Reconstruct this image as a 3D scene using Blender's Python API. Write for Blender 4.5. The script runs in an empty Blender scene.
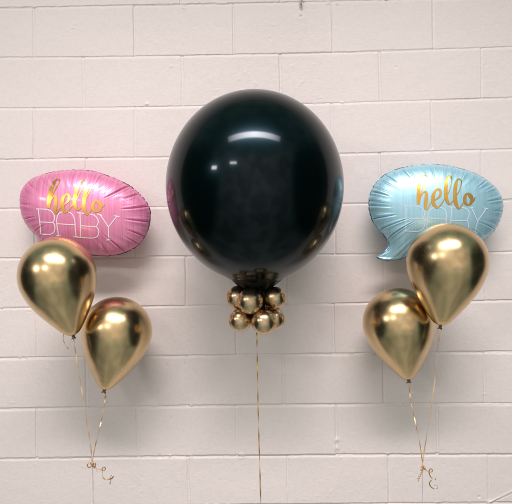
import bpy, math, random
import numpy as np
from mathutils import Vector, Matrix
from mathutils.bvhtree import BVHTree

random.seed(7)
RNG = np.random.RandomState(11)
C = bpy.context.scene.collection
scn = bpy.context.scene

# ------------------------------------------------------------------ camera
CAM_ROT = (1.57074255, 0.01501336, 0.01382012)
CAM_LOC = Vector((0.93532316, -2.43613599, 0.82430768))
FPX = 600.0
cd = bpy.data.cameras.new('camera')
cam = bpy.data.objects.new('camera', cd)
C.objects.link(cam)
cam.location = CAM_LOC
cam.rotation_euler = CAM_ROT
cd.sensor_fit = 'HORIZONTAL'
cd.sensor_width = 36.0
cd.lens = 36.0 * FPX / 512.0
cd.clip_start = 0.05
cd.clip_end = 200
scn.camera = cam
_R = Matrix.Rotation(CAM_ROT[2], 3, 'Z') @ Matrix.Rotation(CAM_ROT[1], 3, 'Y') @ Matrix.Rotation(CAM_ROT[0], 3, 'X')


def ray(u, v):
    return (_R @ Vector(((u - 256) / FPX, -(v - 252) / FPX, -1.0)))


def at(u, v, y):
    """point seen at (u, v) of the photograph on the plane y metres off the wall"""
    d = ray(u, v)
    return CAM_LOC + d * ((y - CAM_LOC.y) / d.y)


def scale_at(y):
    return (y - CAM_LOC.y) / FPX


# ------------------------------------------------------------------ object helpers
def link(o, parent=None, loc=None):
    C.objects.link(o)
    if parent is not None:
        o.parent = parent
    if loc is not None:
        o.location = loc
    return o


def mesh_obj(name, verts, faces, mat, parent=None, loc=None, smooth=True):
    me = bpy.data.meshes.new(name)
    me.from_pydata([tuple(v) for v in verts], [], [tuple(f) for f in faces])
    me.update()
    if smooth:
        me.polygons.foreach_set('use_smooth', [True] * len(me.polygons))
    me.materials.append(mat)
    return link(bpy.data.objects.new(name, me), parent, loc)


def empty(name, loc):
    o = bpy.data.objects.new(name, None)
    o.empty_display_size = 0.05
    return link(o, None, loc)


def tag(o, label, cat, group=None):
    o['label'] = label
    o['category'] = cat
    if group:
        o['group'] = group
    return o


def catmull(pts, n=8):
    P = [np.array(p, float) for p in pts]
    P = [2 * P[0] - P[1]] + P + [2 * P[-1] - P[-2]]
    out = []
    for i in range(1, len(P) - 2):
        p0, p1, p2, p3 = P[i - 1], P[i], P[i + 1], P[i + 2]
        for k in range(n):
            t = k / n
            out.append(0.5 * ((2 * p1) + (-p0 + p2) * t + (2 * p0 - 5 * p1 + 4 * p2 - p3) * t * t + (-p0 + 3 * p1 - 3 * p2 + p3) * t ** 3))
    out.append(P[-2])
    return np.array(out)


# ------------------------------------------------------------------ node helpers
def new_mat(name):
    m = bpy.data.materials.new(name)
    m.use_nodes = True
    nt = m.node_tree
    b = nt.nodes['Principled BSDF']
    return m, nt, b


def N(nt, typ, **kw):
    n = nt.nodes.new(typ)
    for k, v in kw.items():
        if k in ('inputs',):
            for kk, vv in v.items():
                n.inputs[kk].default_value = vv
        else:
            setattr(n, k, v)
    return n


def bump_chain(nt, bsdf, items, coord):
    """items: list of (texture output socket, strength, distance)"""
    prev = None
    for sock, st, dist in items:
        bp = N(nt, 'ShaderNodeBump', inputs={'Strength': st, 'Distance': dist})
        nt.links.new(sock, bp.inputs['Height'])
        if prev is not None:
            nt.links.new(prev, bp.inputs['Normal'])
        prev = bp.outputs['Normal']
    nt.links.new(prev, bsdf.inputs['Normal'])


def noise(nt, coord, scale, detail=2.0, rough=0.5, vec_scale=None):
    n = N(nt, 'ShaderNodeTexNoise', inputs={'Scale': scale, 'Detail': detail, 'Roughness': rough})
    if vec_scale is not None:
        mp = N(nt, 'ShaderNodeMapping')
        mp.inputs['Scale'].default_value = vec_scale
        nt.links.new(coord, mp.inputs['Vector'])
        nt.links.new(mp.outputs['Vector'], n.inputs['Vector'])
    else:
        nt.links.new(coord, n.inputs['Vector'])
    return n


def ramp(nt, sock, stops):
    r = N(nt, 'ShaderNodeValToRGB')
    e = r.color_ramp.elements
    e[0].position, e[0].color = stops[0][0], (*stops[0][1], 1)
    e[1].position, e[1].color = stops[-1][0], (*stops[-1][1], 1)
    for p, c in stops[1:-1]:
        x = e.new(p)
        x.color = (*c, 1)
    nt.links.new(sock, r.inputs['Fac'])
    return r


# ------------------------------------------------------------------ materials
def mat_wall():
    m, nt, b = new_mat('painted_block')
    tc = N(nt, 'ShaderNodeTexCoord').outputs['Object']
    n1 = noise(nt, tc, 1.7, 3)
    r1 = ramp(nt, n1.outputs['Fac'], [(0.3, (0.775, 0.690, 0.675)), (0.7, (0.805, 0.722, 0.705))])
    n2 = noise(nt, tc, 55, 3, 0.6)
    r2 = ramp(nt, n2.outputs['Fac'], [(0.25, (0.955, 0.955, 0.955)), (0.55, (1, 1, 1))])
    mx = N(nt, 'ShaderNodeMix', data_type='RGBA', blend_type='MULTIPLY')
    mx.inputs['Factor'].default_value = 1.0
    nt.links.new(r1.outputs['Color'], mx.inputs['A'])
    nt.links.new(r2.outputs['Color'], mx.inputs['B'])
    nt.links.new(mx.outputs['Result'], b.inputs['Base Color'])
    b.inputs['Roughness'].default_value = 0.5
    b.inputs['Specular IOR Level'].default_value = 0.35
    n3 = noise(nt, tc, 240, 3, 0.55)
    n4 = noise(nt, tc, 60, 4, 0.6, (1, 1, 1.6))
    vo = N(nt, 'ShaderNodeTexVoronoi', inputs={'Scale': 70.0})
    nt.links.new(tc, vo.inputs['Vector'])
    pit = ramp(nt, vo.outputs['Distance'], [(0.03, (0, 0, 0)), (0.16, (1, 1, 1))])
    pm = noise(nt, tc, 9, 2)
    pmr = ramp(nt, pm.outputs['Fac'], [(0.56, (1, 1, 1)), (0.66, (0, 0, 0))])
    mxp = N(nt, 'ShaderNodeMath', operation='MAXIMUM')
    nt.links.new(pit.outputs['Color'], mxp.inputs[0])
    nt.links.new(pmr.outputs['Color'], mxp.inputs[1])
    bump_chain(nt, b, [(n4.outputs['Fac'], 0.22, 0.004), (n3.outputs['Fac'], 0.17, 0.0012), (mxp.outputs[0], 0.35, 0.0012)], tc)
    return m


def mat_chrome_gold(name='chrome_gold_latex', base=(0.69, 0.50, 0.27), rough=0.25):
    m, nt, b = new_mat(name)
    tc = N(nt, 'ShaderNodeTexCoord').outputs['Object']
    b.inputs['Metallic'].default_value = 1.0
    n1 = noise(nt, tc, 9, 3)
    r1 = ramp(nt, n1.outputs['Fac'], [(0.3, tuple(c * 0.93 for c in base)), (0.7, tuple(min(1, c * 1.06) for c in base))])
    nt.links.new(r1.outputs['Color'], b.inputs['Base Color'])
    n2 = noise(nt, tc, 14, 4, 0.6)
    r2 = ramp(nt, n2.outputs['Fac'], [(0.3, (rough * 0.8,) * 3), (0.7, (rough * 1.25,) * 3)])
    nt.links.new(r2.outputs['Color'], b.inputs['Roughness'])
    n4 = noise(nt, tc, 14, 1)
    bump_chain(nt, b, [(n4.outputs['Fac'], 0.07, 0.004)], tc)
    b.inputs['Coat Weight'].default_value = 0.12
    b.inputs['Coat Roughness'].default_value = 0.12
    return m


def mat_black():
    m, nt, b = new_mat('black_latex')
    tc = N(nt, 'ShaderNodeTexCoord').outputs['Object']
    b.inputs['Base Color'].default_value = (0.0003, 0.0022, 0.0021, 1)
    b.inputs['Roughness'].default_value = 0.25
    b.inputs['IOR'].default_value = 1.28
    b.inputs['Specular IOR Level'].default_value = 0.30
    b.inputs['Specular Tint'].default_value = (0.25, 0.70, 1.0, 1)
    b.inputs['Coat Weight'].default_value = 0.42
    b.inputs['Coat IOR'].default_value = 1.42
    n0 = noise(nt, tc, 5, 3)
    r0 = ramp(nt, n0.outputs['Fac'], [(0.35, (0.075,) * 3), (0.7, (0.10,) * 3)])
    nt.links.new(r0.outputs['Color'], b.inputs['Coat Roughness'])
    n1 = noise(nt, tc, 4.0, 2)
    bump_chain(nt, b, [(n1.outputs['Fac'], 0.06, 0.01)], tc)
    return m


def mat_foil(name, ca, cb, cc, spec_rough=0.32, metallic=0.55):
    m, nt, b = new_mat(name)
    tc = N(nt, 'ShaderNodeTexCoord').outputs['Object']
    n1 = noise(nt, tc, 1.0, 4, 0.65, (150, 1, 5))      # brushed vertical print streaks
    r1 = ramp(nt, n1.outputs['Fac'], [(0.30, cb), (0.47, ca), (0.70, cc)])
    nt.links.new(r1.outputs['Color'], b.inputs['Base Color'])
    b.inputs['Metallic'].default_value = metallic
    b.inputs['Roughness'].default_value = spec_rough
    b.inputs['Coat Weight'].default_value = 0.35
    b.inputs['Coat Roughness'].default_value = 0.10
    n2 = noise(nt, tc, 1.0, 3, 0.5, (110, 1, 4))
    n3 = noise(nt, tc, 28, 3, 0.5)
    bump_chain(nt, b, [(n2.outputs['Fac'], 0.07, 0.002), (n3.outputs['Fac'], 0.16, 0.004)], tc)
    return m


def mat_simple(name, col, rough, metal=0.0, nscale=40, spread=0.12, bump=0.0):
    m, nt, b = new_mat(name)
    tc = N(nt, 'ShaderNodeTexCoord').outputs['Object']
    n1 = noise(nt, tc, nscale, 3)
    r1 = ramp(nt, n1.outputs['Fac'], [(0.3, tuple(c * (1 - spread) for c in col)), (0.7, tuple(min(1, c * (1 + spread)) for c in col))])
    nt.links.new(r1.outputs['Color'], b.inputs['Base Color'])
    b.inputs['Roughness'].default_value = rough
    b.inputs['Metallic'].default_value = metal
    if bump:
        bump_chain(nt, b, [(n1.outputs['Fac'], bump, 0.002)], tc)
    return m


def mat_seam(name, ca, cb):
    m, nt, b = new_mat(name)
    tc = N(nt, 'ShaderNodeTexCoord').outputs['Object']
    n1 = noise(nt, tc, 42, 2)
    r1 = ramp(nt, n1.outputs['Fac'], [(0.44, cb), (0.54, ca)])
    nt.links.new(r1.outputs['Color'], b.inputs['Base Color'])
    b.inputs['Metallic'].default_value = 0.5
    b.inputs['Roughness'].default_value = 0.35
    return m


M_WALL = mat_wall()
M_GOLD = mat_chrome_gold()
M_MINI = mat_chrome_gold('chrome_rose_gold_latex', (0.68, 0.49, 0.30), 0.27)
M_BLACK = mat_black()
M_NECK = mat_simple('gathered_black_latex', (0.002, 0.003, 0.003), 0.42)
M_NECK.node_tree.nodes['Principled BSDF'].inputs['Specular IOR Level'].default_value = 0.16
M_PINK = mat_foil('pink_foil', (0.78, 0.245, 0.43), (0.66, 0.15, 0.32), (0.82, 0.32, 0.50), 0.40, 0.28)
M_BLUE = mat_foil('pale_blue_foil', (0.39, 0.67, 0.80), (0.31, 0.60, 0.74), (0.47, 0.73, 0.86), 0.40, 0.48)
M_SEAM = mat_seam('pink_seam_foil', (0.62, 0.20, 0.42), (0.05, 0.03, 0.04))
M_SEAMB = mat_seam('blue_seam_foil', (0.26, 0.52, 0.60), (0.05, 0.09, 0.11))
M_GTEXT = mat_simple('gold_print', (0.86, 0.50, 0.12), 0.27, 1.0, 60, 0.08)
M_WTEXT = mat_simple('white_print', (0.86, 0.78, 0.83), 0.45, 0.0, 60, 0.03)
M_WTEXTB = mat_simple('pale_print', (0.62, 0.71, 0.80), 0.45, 0.0, 60, 0.03)
M_RIB = mat_simple('gold_curling_ribbon', (0.72, 0.45, 0.22), 0.36, 0.7, 60, 0.1)
M_RIBP = mat_simple('peach_gold_ribbon', (0.85, 0.58, 0.37), 0.4, 0.4, 60, 0.1)
M_KNOT = mat_simple('dark_knot_latex', (0.20, 0.135, 0.06), 0.35, 0.5)
M_THREAD = mat_simple('grey_thread', (0.42, 0.40, 0.40), 0.5)
M_STEEL = mat_simple('zinc_steel', (0.66, 0.65, 0.63), 0.42, 0.6, 200, 0.2)

# ------------------------------------------------------------------ the block wall (one height field)
BP, BH = 0.4064, 0.2032


def vnoise2(x, z, cell, seed):
    """smooth value noise on arrays"""
    r = np.random.RandomState(seed)
    G = r.rand(257, 257)
    fx, fz = x / cell + 1000, z / cell + 1000
    ix, iz = np.floor(fx).astype(int), np.floor(fz).astype(int)
    tx, tz = fx - ix, fz - iz
    tx, tz = tx * tx * (3 - 2 * tx), tz * tz * (3 - 2 * tz)
    a, b = ix % 256, iz % 256
    return ((G[a, b] * (1 - tx) + G[a + 1, b] * tx) * (1 - tz) + (G[a, b + 1] * (1 - tx) + G[a + 1, b + 1] * tx) * tz) - 0.5


HOR = {0: (0.00181, 0.00121, 0.00564), 1: (0.00795, 0.00294, 0.00077), 2: (0.00725, 0.00413, -0.00162), 3: (0.00475, 0.003, -0.00322),
       4: (0.00403, 0.00277, -0.00311), 5: (0.0, -0.00214, -0.00252), 6: (0.00237, 0.00213, 0.00009), 7: (-0.00066, -0.00011, -0.00038),
       8: (-0.0049, -0.00199, -0.00158), 9: (-0.00471, -0.00195, -0.0029)}
VER = {(0, 0): .0091, (0, 2): .4183, (0, 4): .8236, (0, 6): 1.225, (0, 8): 1.6307, (1, 1): .2088, (1, 3): .613, (1, 5): 1.0114, (1, 7): 1.414,
       (1, 9): 1.8228, (2, 0): .0029, (2, 2): .4163, (2, 6): 1.2169, (2, 8): 1.6186, (3, 1): .2129, (3, 7): 1.4079, (3, 9): 1.8167,
       (5, 3): .6151, (5, 5): 1.0215, (5, 9): 1.8248, (6, 4): .8155, (6, 6): 1.2109, (7, 3): .613, (7, 5): 1.0053, (7, 7): 1.4099,
       (7, 9): 1.8167, (8, 0): -.0053, (8, 2): .4081, (8, 4): .8114, (8, 6): 1.2149, (8, 8): 1.6246, (9, 1): .2149, (9, 3): .613,
       (9, 5): 1.0174, (9, 9): 1.8288}


def axis(lo, hi, step, joints, vis_lo, vis_hi):
    xs = []
    x = lo
    while x < hi:
        xs.append(x)
        d = np.min(np.abs(joints - x)) if len(joints) else 9
        if x < vis_lo or x > vis_hi:
            x += 0.004 if d < 0.016 else 0.014
        else:
            x += 0.0013 if d < 0.020 else step
    return np.array(xs)


def build_wall():
    xj = np.arange(-8, 20) * BP / 2
    zj = (9 - np.arange(-6, 16)) * BH
    xs = axis(-1.35, 3.2, 0.0042, xj + 0.002, -0.22, 2.05)
    zs = axis(-1.0, 2.75, 0.0036, zj + 0.001, -0.28, 1.95)
    X, Z = np.meshgrid(xs, zs, indexing='ij')
    wob = vnoise2(X, Z, 0.05, 1) * 0.0016 + vnoise2(X, Z, 0.016, 2) * 0.0014 + vnoise2(X, Z, 0.3, 3) * 0.002
    wobv = vnoise2(X, Z, 0.05, 4) * 0.0026 + vnoise2(X, Z, 0.016, 5) * 0.0014
    rough = vnoise2(X, Z, 0.007, 6)
    Y = np.zeros_like(X)           # outward positive here
    xr = np.clip(X - 1, -1.4, 1.4)
    rows = list(range(-6, 16))
    zline = {}
    for j in rows:
        c = HOR.get(j, (0.0, 0.0, 0.0))
        zline[j] = (9 - j) * BH + c[0] * xr ** 2 + c[1] * xr + c[2]
    rr = np.random.RandomState(5)
    for j in rows[:-1]:
        top, bot = zline[j], zline[j + 1]
        inrow = (Z <= top) & (Z > bot)
        par = j % 2
        # vertical joints of this course
        xsj = []
        for k in range(-7, 18):
            if (k - par) % 2:
                continue
            xsj.append(VER.get((j, k), k * BP / 2 + rr.uniform(-.004, .004)))
        for a, b in zip(xsj[:-1], xsj[1:]):
            sel = inrow & (X >= a) & (X < b)
            off = rr.uniform(-0.0009, 0.0009)
            tx, tz = rr.uniform(-0.0035, 0.0035), rr.uniform(-0.006, 0.006)
            Y[sel] += off + tx * (X[sel] - (a + b) / 2) + tz * (Z[sel] - (9 - j - .5) * BH)
        for xx in xsj:
            depth = rr.uniform(0.0018, 0.0036)
            half = rr.uniform(0.0036, 0.0052)
            side = rr.choice([-1, 1])
            d = (X + wobv - xx) / half
            band = inrow & (np.abs(d) < 2.5)
            dd = d[band] * side
            prof = 1 / (1 + np.exp(-(dd + 1) * 9)) * (1 / (1 + np.exp((dd - 1.0) * 4)))
            Y[band] -= depth * prof * (1 + 0.5 * rough[band])
            lip = np.exp(-((dd + 1.35) / 0.35) ** 2) * 0.0005
            Y[band] += lip
    for j in rows:
        rj = np.random.RandomState(40 + j)
        low = j >= 7
        A = 0.0032 if low else rj.uniform(0.0022, 0.0032)
        half = 0.0052 if low else 0.0040
        mod = 0.65 + 0.9 * (vnoise2(X, Z * 0 + j, 0.22, 60 + j) + 0.5)
        t = (Z + wob - zline[j]) / half
        sel = np.abs(t) < 3.2
        ts = t[sel]
        prof = 1 / (1 + np.exp((ts - 0.9) * 8)) * (1 / (1 + np.exp(-(ts + 1.1) * 3.2)))
        Y[sel] -= (A * mod[sel]) * prof * (1 + 0.5 * rough[sel])
        # broken little bits of squeezed mortar under some edges
        bits = np.clip(vnoise2(X, Z * 0 + j * 3, 0.014, 90 + j) - 0.22, 0, 1) * np.clip(vnoise2(X, Z * 0 + j, 0.25, 130 + j) + 0.05, 0, 1) * 14
        Y[sel] += bits[sel] * 0.0035 * np.exp(-((ts - 0.4) / 0.9) ** 2)
    # face texture of the blocks under paint
    Y += vnoise2(X, Z, 0.12, 7) * 0.0014 + vnoise2(X, Z, 0.03, 8) * 0.0006 + rough * 0.00022
    pt = np.clip(vnoise2(X, Z, 0.011, 9) - 0.31, 0, 1) * np.clip(vnoise2(X, Z, 0.4, 10) + 0.1, 0, 1)
    Y -= pt * 0.020
    pt = np.clip(vnoise2(X, Z, 0.014, 19) - 0.36, 0, 1) * np.clip(vnoise2(X, Z, 0.3, 20) + 0.1, 0, 1)
    Y += pt * 0.020

    def spot(u, v, r, h):
        p = at(u, v, 0)
        Y[...] += h * np.exp(-(((X - p.x) ** 2 + (Z - p.z) ** 2) / r ** 2))
    spot(300.8, 16.4, 0.0040, -0.010)          # empty screw hole
    spot(300.8, 17.5, 0.012, 0.0012)
    for (u, v, r, h) in ((73, 28, .004, .003), (75, 24, .005, .002), (72.5, 29.5, .003, -.004), (147, 104, .006, .004), (146, 106, .004, -.003),
                         (270, 39, .003, -.004), (273, 25, .004, .002), (328, 3, .007, .003), (337, 3.5, .006, .003), (171, 66, .005, .003),
                         (337, 440, .009, .005), (337, 448, .010, .004), (242, 456, .010, .003), (489, 503, .010, .006), (479, 497, .004, -.005),
                         (218, 100, .004, .002), (292, 66, .006, .002), (396, 67, .004, -.003), (486, 65, .004, -.002), (432, 24.5 + 126, .006, .004),
                         (352, 352.5, .010, .004), (440, 410, .005, .002), (190, 457, .008, .003), (170, 456, .006, .004), (160, 456.5, .006, -.004)):
        spot(u, v, r, h)
    # a long paint ridge running out of the corner at the lower right
    a, b = at(489, 502.5, 0), at(530, 482, 0)
    ax, az, bx, bz = a.x, a.z, b.x, b.z
    L = math.hypot(bx - ax, bz - az)
    ux, uz = (bx - ax) / L, (bz - az) / L
    s = (X - ax) * ux + (Z - az) * uz
    q = -(X - ax) * uz + (Z - az) * ux + wob * 0.8
    m_ = (s > 0) & (s < L)
    Y += np.where(m_, 0.0030 * np.exp(-(q / 0.0035) ** 2) - 0.0016 * np.exp(-((q + 0.006) / 0.003) ** 2), 0)
    nx, nz = X.shape
    # wall skin plus a back 0.19 m behind, closed round the edge
    V = np.empty((nx * nz + 4, 3), dtype=np.float32)
    V[:nx * nz, 0] = X.ravel()
    V[:nx * nz, 1] = -Y.ravel()
    V[:nx * nz, 2] = Z.ravel()
    V[nx * nz:] = [(xs[0], .19, zs[0]), (xs[-1], .19, zs[0]), (xs[-1], .19, zs[-1]), (xs[0], .19, zs[-1])]
    idx = np.arange(nx * nz).reshape(nx, nz)
    quads = np.stack([idx[:-1, :-1], idx[1:, :-1], idx[1:, 1:], idx[:-1, 1:]], -1).reshape(-1, 4)
    b0, b1, b2, b3 = nx * nz + np.arange(4)
    ng = [[b0, b3, b2, b1],
          [b0, b1] + idx[::-1, 0].tolist(), [b2, b3] + idx[:, -1].tolist(),
          [b3, b0] + idx[0, :].tolist(), [b1, b2] + idx[-1, ::-1].tolist()]
    nl = quads.size + sum(len(g) for g in ng)
    me = bpy.data.meshes.new('block_wall')
    me.vertices.add(len(V))
    me.vertices.foreach_set('co', V.ravel())
    me.loops.add(nl)
    li = np.concatenate([quads.ravel()] + [np.array(g) for g in ng]).astype(np.int32)
    me.loops.foreach_set('vertex_index', li)
    me.polygons.add(len(quads) + len(ng))
    st = np.concatenate([np.arange(len(quads)) * 4, quads.size + np.cumsum([0] + [len(g) for g in ng[:-1]])]).astype(np.int32)
    me.polygons.foreach_set('loop_start', st)
    sm = np.ones(len(quads) + len(ng), dtype=bool)
    sm[len(quads):] = False
    me.polygons.foreach_set('use_smooth', sm)
    me.update(calc_edges=True)
    me.validate()
    me.materials.append(M_WALL)
    o = link(bpy.data.objects.new('block_wall', me))
    tag(o, 'pale pinkish white painted concrete block wall behind all the balloons', 'wall')
    return o


build_wall()


# ------------------------------------------------------------------ latex balloons
def lathe(name, prof, seg, mat, parent, wob=0.0, seed=0):
    """prof: list of (r, z) top to bottom; pole ends closed"""
    r0 = random.Random(seed)
    ph = [r0.uniform(0, 6.28) for _ in range(3)]
    V, F = [], []
    for (r, z) in prof:
        for k in range(seg):
            a = 2 * math.pi * k / seg
            f = 1 + wob * (0.6 * math.sin(2 * a + ph[0]) + 0.4 * math.sin(3 * a + ph[1]))
            V.append((r * f * math.cos(a), r * f * math.sin(a), z))
    for i in range(len(prof) - 1):
        for k in range(seg):
            k2 = (k + 1) % seg
            F.append((i * seg + k, (i + 1) * seg + k, (i + 1) * seg + k2, i * seg + k2))
    n = len(V)
    V.append((0, 0, prof[0][1]))
    V.append((0, 0, prof[-1][1]))
    for k in range(seg):
        k2 = (k + 1) % seg
        F.append((n, k, k2))
        F.append((n + 1, (len(prof) - 1) * seg + k2, (len(prof) - 1) * seg + k))
    return mesh_obj(name, V, F, mat, parent)


def teardrop(R, top, low, n=64):
    """round crown, full shoulders, cone that closes bluntly on the knot"""
    ku = np.array([-0.2, 0.0, .2, .4, .57, .75, .86, .925, .97, .99, 1.0])
    kr = np.array([0.975, 1.0, .945, .82, .66, .46, .325, .235, .15, .09, .035])
    prof = []
    for i in range(1, n):
        a = math.pi / 2 * (1 - i / n)
        prof.append((R * math.cos(a), top * math.sin(a)))
    m = np.gradient(kr, ku)
    m[1] = 0.0
    for i in range(n + 1):
        u = 1 - (1 - i / n) ** 1.3
        k = min(max(int(np.searchsorted(ku, u, side='right')) - 1, 1), len(ku) - 2)
        h = ku[k + 1] - ku[k]
        t = (u - ku[k]) / h
        r = (2 * t ** 3 - 3 * t * t + 1) * kr[k] + (t ** 3 - 2 * t * t + t) * h * m[k] + (-2 * t ** 3 + 3 * t * t) * kr[k + 1] + (t ** 3 - t * t) * h * m[k + 1]
        prof.append((R * r, -low * u))
    return prof


def knot_mesh(parent, z, s, mat):
    """rolled neck: pinch, tight ring, flared lip with an uneven edge"""
    prof = [(0.55, 0.35), (0.62, 0.15), (0.95, 0.0), (1.1, -0.25), (0.95, -0.5), (0.6, -0.62), (0.7, -0.85), (1.15, -1.25), (1.35, -1.5), (1.2, -1.58), (0.6, -1.3)]
    seg = 20
    V, F = [], []
    for i, (r, zz) in enumerate(prof):
        for k in range(seg):
            a = 2 * math.pi * k / seg
            f = 1 + (0.22 * math.sin(3 * a + 1) + 0.12 * math.sin(5 * a)) * (1 if i >= 6 else 0.35)
            V.append((r * f * s * math.cos(a), r * f * s * math.sin(a), z + zz * s + (0.2 * s * math.sin(4 * a) if i >= 7 else 0)))
    for i in range(len(prof) - 1):
        for k in range(seg):
            k2 = (k + 1) % seg
            F.append((i * seg + k, (i + 1) * seg + k, (i + 1) * seg + k2, i * seg + k2))
    n = len(V)
    V.append((0, 0, z + 0.35 * s))
    V.append((0, 0, z - 1.2 * s))
    for k in range(seg):
        k2 = (k + 1) % seg
        F.append((n, k, k2))
        F.append((n + 1, (len(prof) - 1) * seg + k2, (len(prof) - 1) * seg + k))
    return mesh_obj('knot', V, F, mat, parent)


def gold_balloon(c_uv, tip_uv, Rpx, top_px, y, tilt_y, label):
    s = scale_at(y)
    c = at(*c_uv, y)
    t = at(*tip_uv, y + tilt_y)
    axis_ = (c - t)
    low = axis_.length
    o = empty('gold_balloon', t)
    q = axis_.normalized().to_track_quat('Z', 'Y')
    o.rotation_mode = 'QUATERNION'
    o.rotation_quaternion = q
    prof = [(r, z + low) for r, z in teardrop(Rpx * s, top_px * s, low)]
    lathe('latex_skin', prof, 96, M_GOLD, o, 0.008, len(label))
    knot_mesh(o, -0.002, 0.0062, M_KNOT)
    tag(o, label, 'balloon', 'large gold chrome balloons in side pairs')
    return t


Y_UL, Y_LL, Y_UR, Y_LR = -0.335, -0.195, -0.34, -0.185
tipUL = gold_balloon((57.8, 276.5), (73.3, 335.5), 38.6, 39.8, Y_UL, 0.03, 'upper left gold balloon hiding the lower edge of the pink balloon')
tipLL = gold_balloon((117.0, 331.5), (104.6, 389.5), 35.0, 34.6, Y_LL, 0.02, 'gold balloon at lower left, its knot tipped left, right of and below its mate')
tipUR = gold_balloon((447.2, 262.0), (440.6, 325.5), 39.6, 39.0, Y_UR, 0.03, 'upper right gold balloon in front of the pale blue balloon')
tipLR = gold_balloon((398.6, 323.0), (408.6, 379.5), 35.3, 35.0, Y_LR, 0.02, 'gold balloon at lower right below the tail of the blue balloon')

# ------------------------------------------------------------------ big black balloon
Y_B = -0.325
SB = scale_at(Y_B)
bc = at(254.9, 186.9, Y_B)
RA, RB = 88.3 * SB, 94.9 * SB
big = empty('black_balloon', bc - Vector((0, 0, RB)))
tag(big, 'giant glossy black balloon in the middle, pink and blue mirrored in its sides', 'balloon')
prof = []
n = 110
for i in range(1, n):
    a = math.pi / 2 - math.pi * i / n
    ca, sa = math.cos(a), math.sin(a)
    r = RA * abs(ca) ** 0.985
    z = RB * sa
    if z < 0 and r < 0.115:      # gathers to the neck
        z -= 0.036 * (1 - r / 0.115) ** 1.25
        r = max(r, 0.030)
    prof.append((r, z + RB))
lathe('latex_skin', prof, 160, M_BLACK, big, 0.002, 5)


def neck():
    """twisted, gathered neck that runs down through the collar of small balloons"""
    V, F = [], []
    seg, rows = 120, 56
    for i in range(rows):
        t = i / (rows - 1)
        for k in range(seg):
            a = 2 * math.pi * k / seg
            fold = 0.45 * math.sin(9 * a + 1.2 * t + 0.4) + 0.35 * math.sin(14 * a - 2 * t) + 0.3 * math.sin(5 * a + 1.3)
            if t < 0.6:                              # gathered latex under the balloon
                q = t / 0.6
                r_in = 0.092 + 0.010 * math.sin(5 * a + 0.7) + 0.006 * math.sin(9 * a + 0.4)
                rb = r_in * (1 - q) + 0.034 * q
                ca = (rb / RA) ** (1 / 0.985)
                z = RB - RB * math.sqrt(1 - ca * ca) - 0.036 * max(0.0, 1 - rb / 0.115) ** 1.25
                amp = 0.010 * q
                r = rb + 0.4 * amp * fold
                zz = z + 0.0010 - 0.0065 * math.sin(math.pi * min(1, q * 0.8)) + amp * (fold - 0.6)
            else:                                    # twisted stem inside the collar
                q = (t - 0.6) / 0.4
                rb = 0.034 - 0.014 * q
                amp = 0.0085 * (1 - q) + 0.002
                r = rb + 0.8 * amp * fold
                zz = -0.0305 - 0.115 * q + 0.0085 * (fold - 0.7) * max(0, 1 - q * 4)
            V.append((r * math.cos(a), r * math.sin(a), zz))
    for i in range(rows - 1):
        for k in range(seg):
            k2 = (k + 1) % seg
            F.append((i * seg + k, (i + 1) * seg + k, (i + 1) * seg + k2, i * seg + k2))
    V.append((0, 0, -0.018))
    V.append((0, 0, -0.145))
    for k in range(seg):
        k2 = (k + 1) % seg
        F.append((len(V) - 2, k, k2))
        F.append((len(V) - 1, (rows - 1) * seg + k2, (rows - 1) * seg + k))
    mesh_obj('neck', V, F, M_NECK, big)
    # loose latex ends poking out between balloon and collar
    for (a, L, w, up) in ((3.5, .052, .024, .014), (5.85, .055, .026, .018), (4.3, .044, .030, .004), (5.1, .046, .030, .006), (2.2, .05, .02, .01), (0.7, .05, .02, .012)):
        V, F = [], []
        for i in range(9):
            t = i / 8
            rad = 0.018 + L * 0.8 * t
            ww = w * (0.45 + 0.75 * t) * (1 if i < 8 else 0.8)
            z = -0.026 + up * math.sin(t * 2.4) + 0.004 * math.sin(7 * t + a)
            for j, sgn in enumerate((-1, -0.3, 0.4, 1)):
                x, y = rad, sgn * ww * 0.5
                zz = z + 0.005 * (1 - abs(sgn)) * (1 + t) + 0.003 * math.sin(5 * t + sgn * 2)
                V.append((x * math.cos(a) - y * math.sin(a), x * math.sin(a) + y * math.cos(a), zz))
        nv = len(V)
        V += [(x, y, z - 0.0022) for x, y, z in V]
        for i in range(8):
            for j in range(3):
                q = (i * 4 + j, (i + 1) * 4 + j, (i + 1) * 4 + j + 1, i * 4 + j + 1)
                F.append(q)
                F.append(tuple(nv + k for k in reversed(q)))
            for j in (0, 3):
                q = (i * 4 + j, (i + 1) * 4 + j, nv + (i + 1) * 4 + j, nv + i * 4 + j)
                F.append(q if j else tuple(reversed(q)))
        for i in (0, 8):
            for j in range(3):
                q = (i * 4 + j, i * 4 + j + 1, nv + i * 4 + j + 1, nv + i * 4 + j)
                F.append(q)
        mesh_obj('latex_tail', V, F, M_NECK, big)


neck()

# ------------------------------------------------------------------ collar of small balloons
cl_top = at(256.0, 299.5, Y_B)
cl_bot = at(256.5, 320.5, Y_B)


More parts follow.
